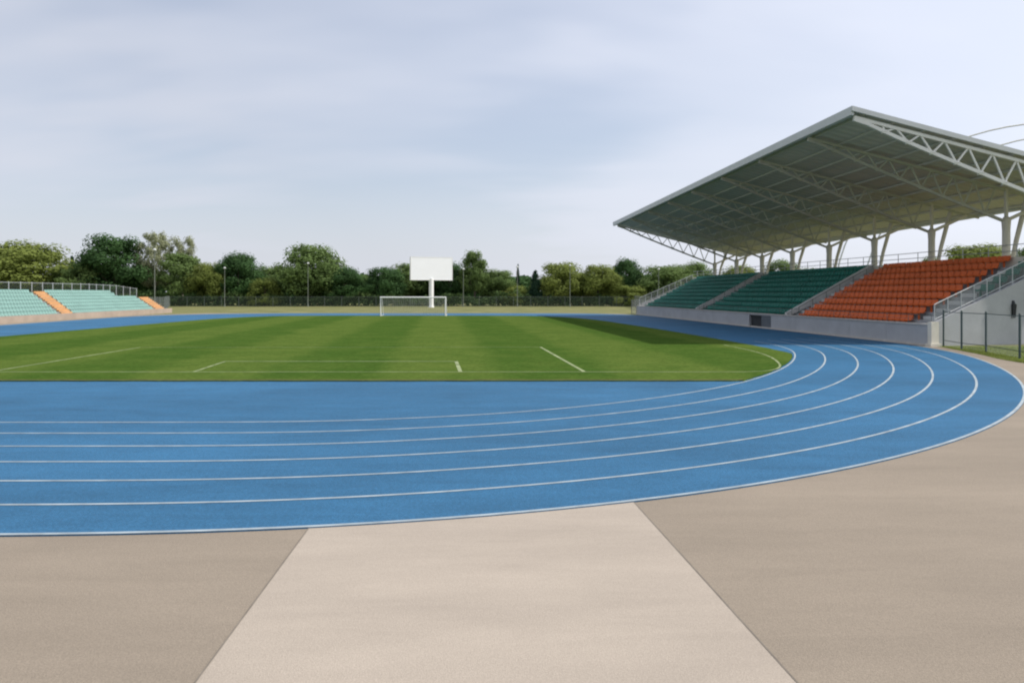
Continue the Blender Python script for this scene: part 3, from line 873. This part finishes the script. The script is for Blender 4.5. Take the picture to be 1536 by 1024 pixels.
# far wood closing the skyline behind the trees
mb = MB()
for k in range(45000):
    x = rn.uniform(-210, 170); y = rn.uniform(196,206)
    env = 7.0 + 2.0*mnoise.noise(Vector((x*.05,9.7,0))) + 1.6*mnoise.noise(Vector((x*.21,3.1,0)))
    z = rn.random()*env
    p = Vector((x,y,z+.05)); nrm = Vector((rn.gauss(0,.6), -.7+rn.gauss(0,.5), .4+rn.gauss(0,.5))).normalized()
    t1 = nrm.orthogonal().normalized(); t2 = nrm.cross(t1); l = rn.uniform(.3,.8)
    mb.add([p-t1*l, p-t2*l*.7, p+t1*l, p+t2*l*.7], [(0,1,2,3)])
tag(mb.build('far_wood', L_['dark']), kind='stuff')

# ------------------------------------------------------------------ light
SUN = Vector((9.75,-.5,11.76)).normalized()
elev = math.asin(SUN.z); rot = math.atan2(SUN.x, SUN.y)
sd = bpy.data.lights.new('sun','SUN'); sd.energy = 4.9; sd.angle = R(.9); sd.color = (1,.94,.85)
so = bpy.data.objects.new('sun', sd); COL.objects.link(so)
so.rotation_euler = (-SUN).to_track_quat('-Z','Y').to_euler(); so.location = (60,-10,80)

w = bpy.data.worlds.new('World'); scene.world = w; w.use_nodes = True
nt = w.node_tree; N = nt.nodes; L = nt.links
bg = N['Background']; bg.inputs['Strength'].default_value = .15
sky = N.new('ShaderNodeTexSky'); sky.sky_type = 'NISHITA'; sky.sun_disc = False
sky.sun_elevation = elev; sky.sun_rotation = rot; sky.air_density = 1.0; sky.dust_density = 1.5; sky.ozone_density = 1.5
tc = N.new('ShaderNodeTexCoord')
# thin high cloud: stretch the direction onto a flat layer overhead
sx = N.new('ShaderNodeSeparateXYZ'); L.new(tc.outputs['Generated'], sx.inputs[0])
az = N.new('ShaderNodeMath'); az.operation = 'ADD'; az.inputs[1].default_value = .22; L.new(sx.outputs['Z'], az.inputs[0])
mz = N.new('ShaderNodeMath'); mz.operation = 'MAXIMUM'; mz.inputs[1].default_value = .05; L.new(az.outputs[0], mz.inputs[0])
dx = N.new('ShaderNodeMath'); dx.operation = 'DIVIDE'; L.new(sx.outputs['X'], dx.inputs[0]); L.new(mz.outputs[0], dx.inputs[1])
dy = N.new('ShaderNodeMath'); dy.operation = 'DIVIDE'; L.new(sx.outputs['Y'], dy.inputs[0]); L.new(mz.outputs[0], dy.inputs[1])
cv = N.new('ShaderNodeCombineXYZ'); L.new(dx.outputs[0], cv.inputs[0]); L.new(dy.outputs[0], cv.inputs[1])
mp = N.new('ShaderNodeMapping'); mp.inputs['Rotation'].default_value = (0,0,R(24)); mp.inputs['Scale'].default_value = (.5,1.1,1); mp.inputs['Location'].default_value = (1.3,.4,0)
L.new(cv.outputs[0], mp.inputs['Vector'])
cn = N.new('ShaderNodeTexNoise'); cn.inputs['Scale'].default_value = .75; cn.inputs['Detail'].default_value = 5.; cn.inputs['Roughness'].default_value = .5; cn.inputs['Distortion'].default_value = .4
L.new(mp.outputs[0], cn.inputs['Vector'])
cr = N.new('ShaderNodeMapRange'); cr.inputs['From Min'].default_value = .35; cr.inputs['From Max'].default_value = .66
cr.inputs['To Min'].default_value = .74; cr.inputs['To Max'].default_value = .92; cr.interpolation_type = 'SMOOTHSTEP'
L.new(cn.outputs['Fac'], cr.inputs['Value'])
# veil thickens towards the horizon
hz = N.new('ShaderNodeMapRange'); hz.inputs['From Min'].default_value = 0.; hz.inputs['From Max'].default_value = .30; hz.inputs['To Min'].default_value = .95; hz.inputs['To Max'].default_value = 0.
L.new(sx.outputs['Z'], hz.inputs['Value'])
def clear_patch(px, py, c0, amount, sock):
    d = Vector(((px-768)/1150, 1, (440-py)/1150)).normalized()
    v = N.new('ShaderNodeVectorMath'); v.operation = 'DOT_PRODUCT'; v.inputs[1].default_value = d; L.new(wob.outputs[0], v.inputs[0])
    r = N.new('ShaderNodeMapRange'); r.interpolation_type = 'SMOOTHSTEP'; r.inputs['From Min'].default_value = c0; r.inputs['From Max'].default_value = 1.0
    r.inputs['To Min'].default_value = 0; r.inputs['To Max'].default_value = amount; L.new(v.outputs['Value'], r.inputs['Value'])
    q = N.new('ShaderNodeMath'); q.operation = 'SUBTRACT'; q.use_clamp = True; L.new(sock, q.inputs[0]); L.new(r.outputs['Result'], q.inputs[1])
    return q.outputs[0]
wn = N.new('ShaderNodeTexNoise'); wn.inputs['Scale'].default_value = 1.7; wn.inputs['Detail'].default_value = 3; L.new(mp.outputs[0], wn.inputs['Vector'])
wc = N.new('ShaderNodeVectorMath'); wc.operation = 'MULTIPLY_ADD'; wc.inputs[1].default_value = (.22,.22,.22); wc.inputs[2].default_value = (-.11,-.11,-.11); L.new(wn.outputs['Color'], wc.inputs[0])
wob = N.new('ShaderNodeVectorMath'); wob.operation = 'ADD'; L.new(tc.outputs['Generated'], wob.inputs[0]); L.new(wc.outputs[0], wob.inputs[1])
cm = clear_patch(520, 90, .91, .26, cr.outputs['Result'])
cm = clear_patch(880, -20, .95, .08, cm)
cm = clear_patch(80, 230, .96, .11, cm)
mxx = N.new('ShaderNodeMath'); mxx.operation = 'MAXIMUM'; L.new(cm, mxx.inputs[0]); L.new(hz.outputs['Result'], mxx.inputs[1])
mix = N.new('ShaderNodeMix'); mix.data_type = 'RGBA'
L.new(mxx.outputs[0], mix.inputs['Factor']); L.new(sky.outputs['Color'], mix.inputs[6]); mix.inputs[7].default_value = (6.4,6.6,7.6,1)
# the veil is brighter on the sun's side
dt = N.new('ShaderNodeVectorMath'); dt.operation = 'DOT_PRODUCT'; dt.inputs[1].default_value = SUN; L.new(tc.outputs['Generated'], dt.inputs[0])
gl_ = N.new('ShaderNodeMapRange'); gl_.inputs['From Min'].default_value = -.1; gl_.inputs['From Max'].default_value = .85; gl_.inputs['To Min'].default_value = .93; gl_.inputs['To Max'].default_value = 1.42
L.new(dt.outputs['Value'], gl_.inputs['Value'])
vs_ = N.new('ShaderNodeVectorMath'); vs_.operation = 'SCALE'; vs_.inputs[0].default_value = (5.58,5.78,6.5)
L.new(gl_.outputs['Result'], vs_.inputs['Scale']); L.new(vs_.outputs['Vector'], mix.inputs[7])
L.new(mix.outputs[2], bg.inputs['Color'])

# ------------------------------------------------------------------ camera
cd = bpy.data.cameras.new('camera'); co = bpy.data.objects.new('camera', cd); COL.objects.link(co)
co.location = (0,0,2.6); co.rotation_euler = (R(90),0,0)
cd.sensor_width = 36; cd.lens = 36*1150/1536; cd.shift_y = -72/1536
cd.clip_end = 5000; cd.clip_start = .05
scene.camera = co
scene.view_settings.view_transform = 'Standard'; scene.view_settings.look = 'None'
scene.view_settings.exposure = -.13; scene.view_settings.gamma = 1
scene.cycles.use_denoising = True
scene.cycles.filter_width = 2.1
scene.cycles.max_bounces = 6; scene.cycles.transparent_max_bounces = 12
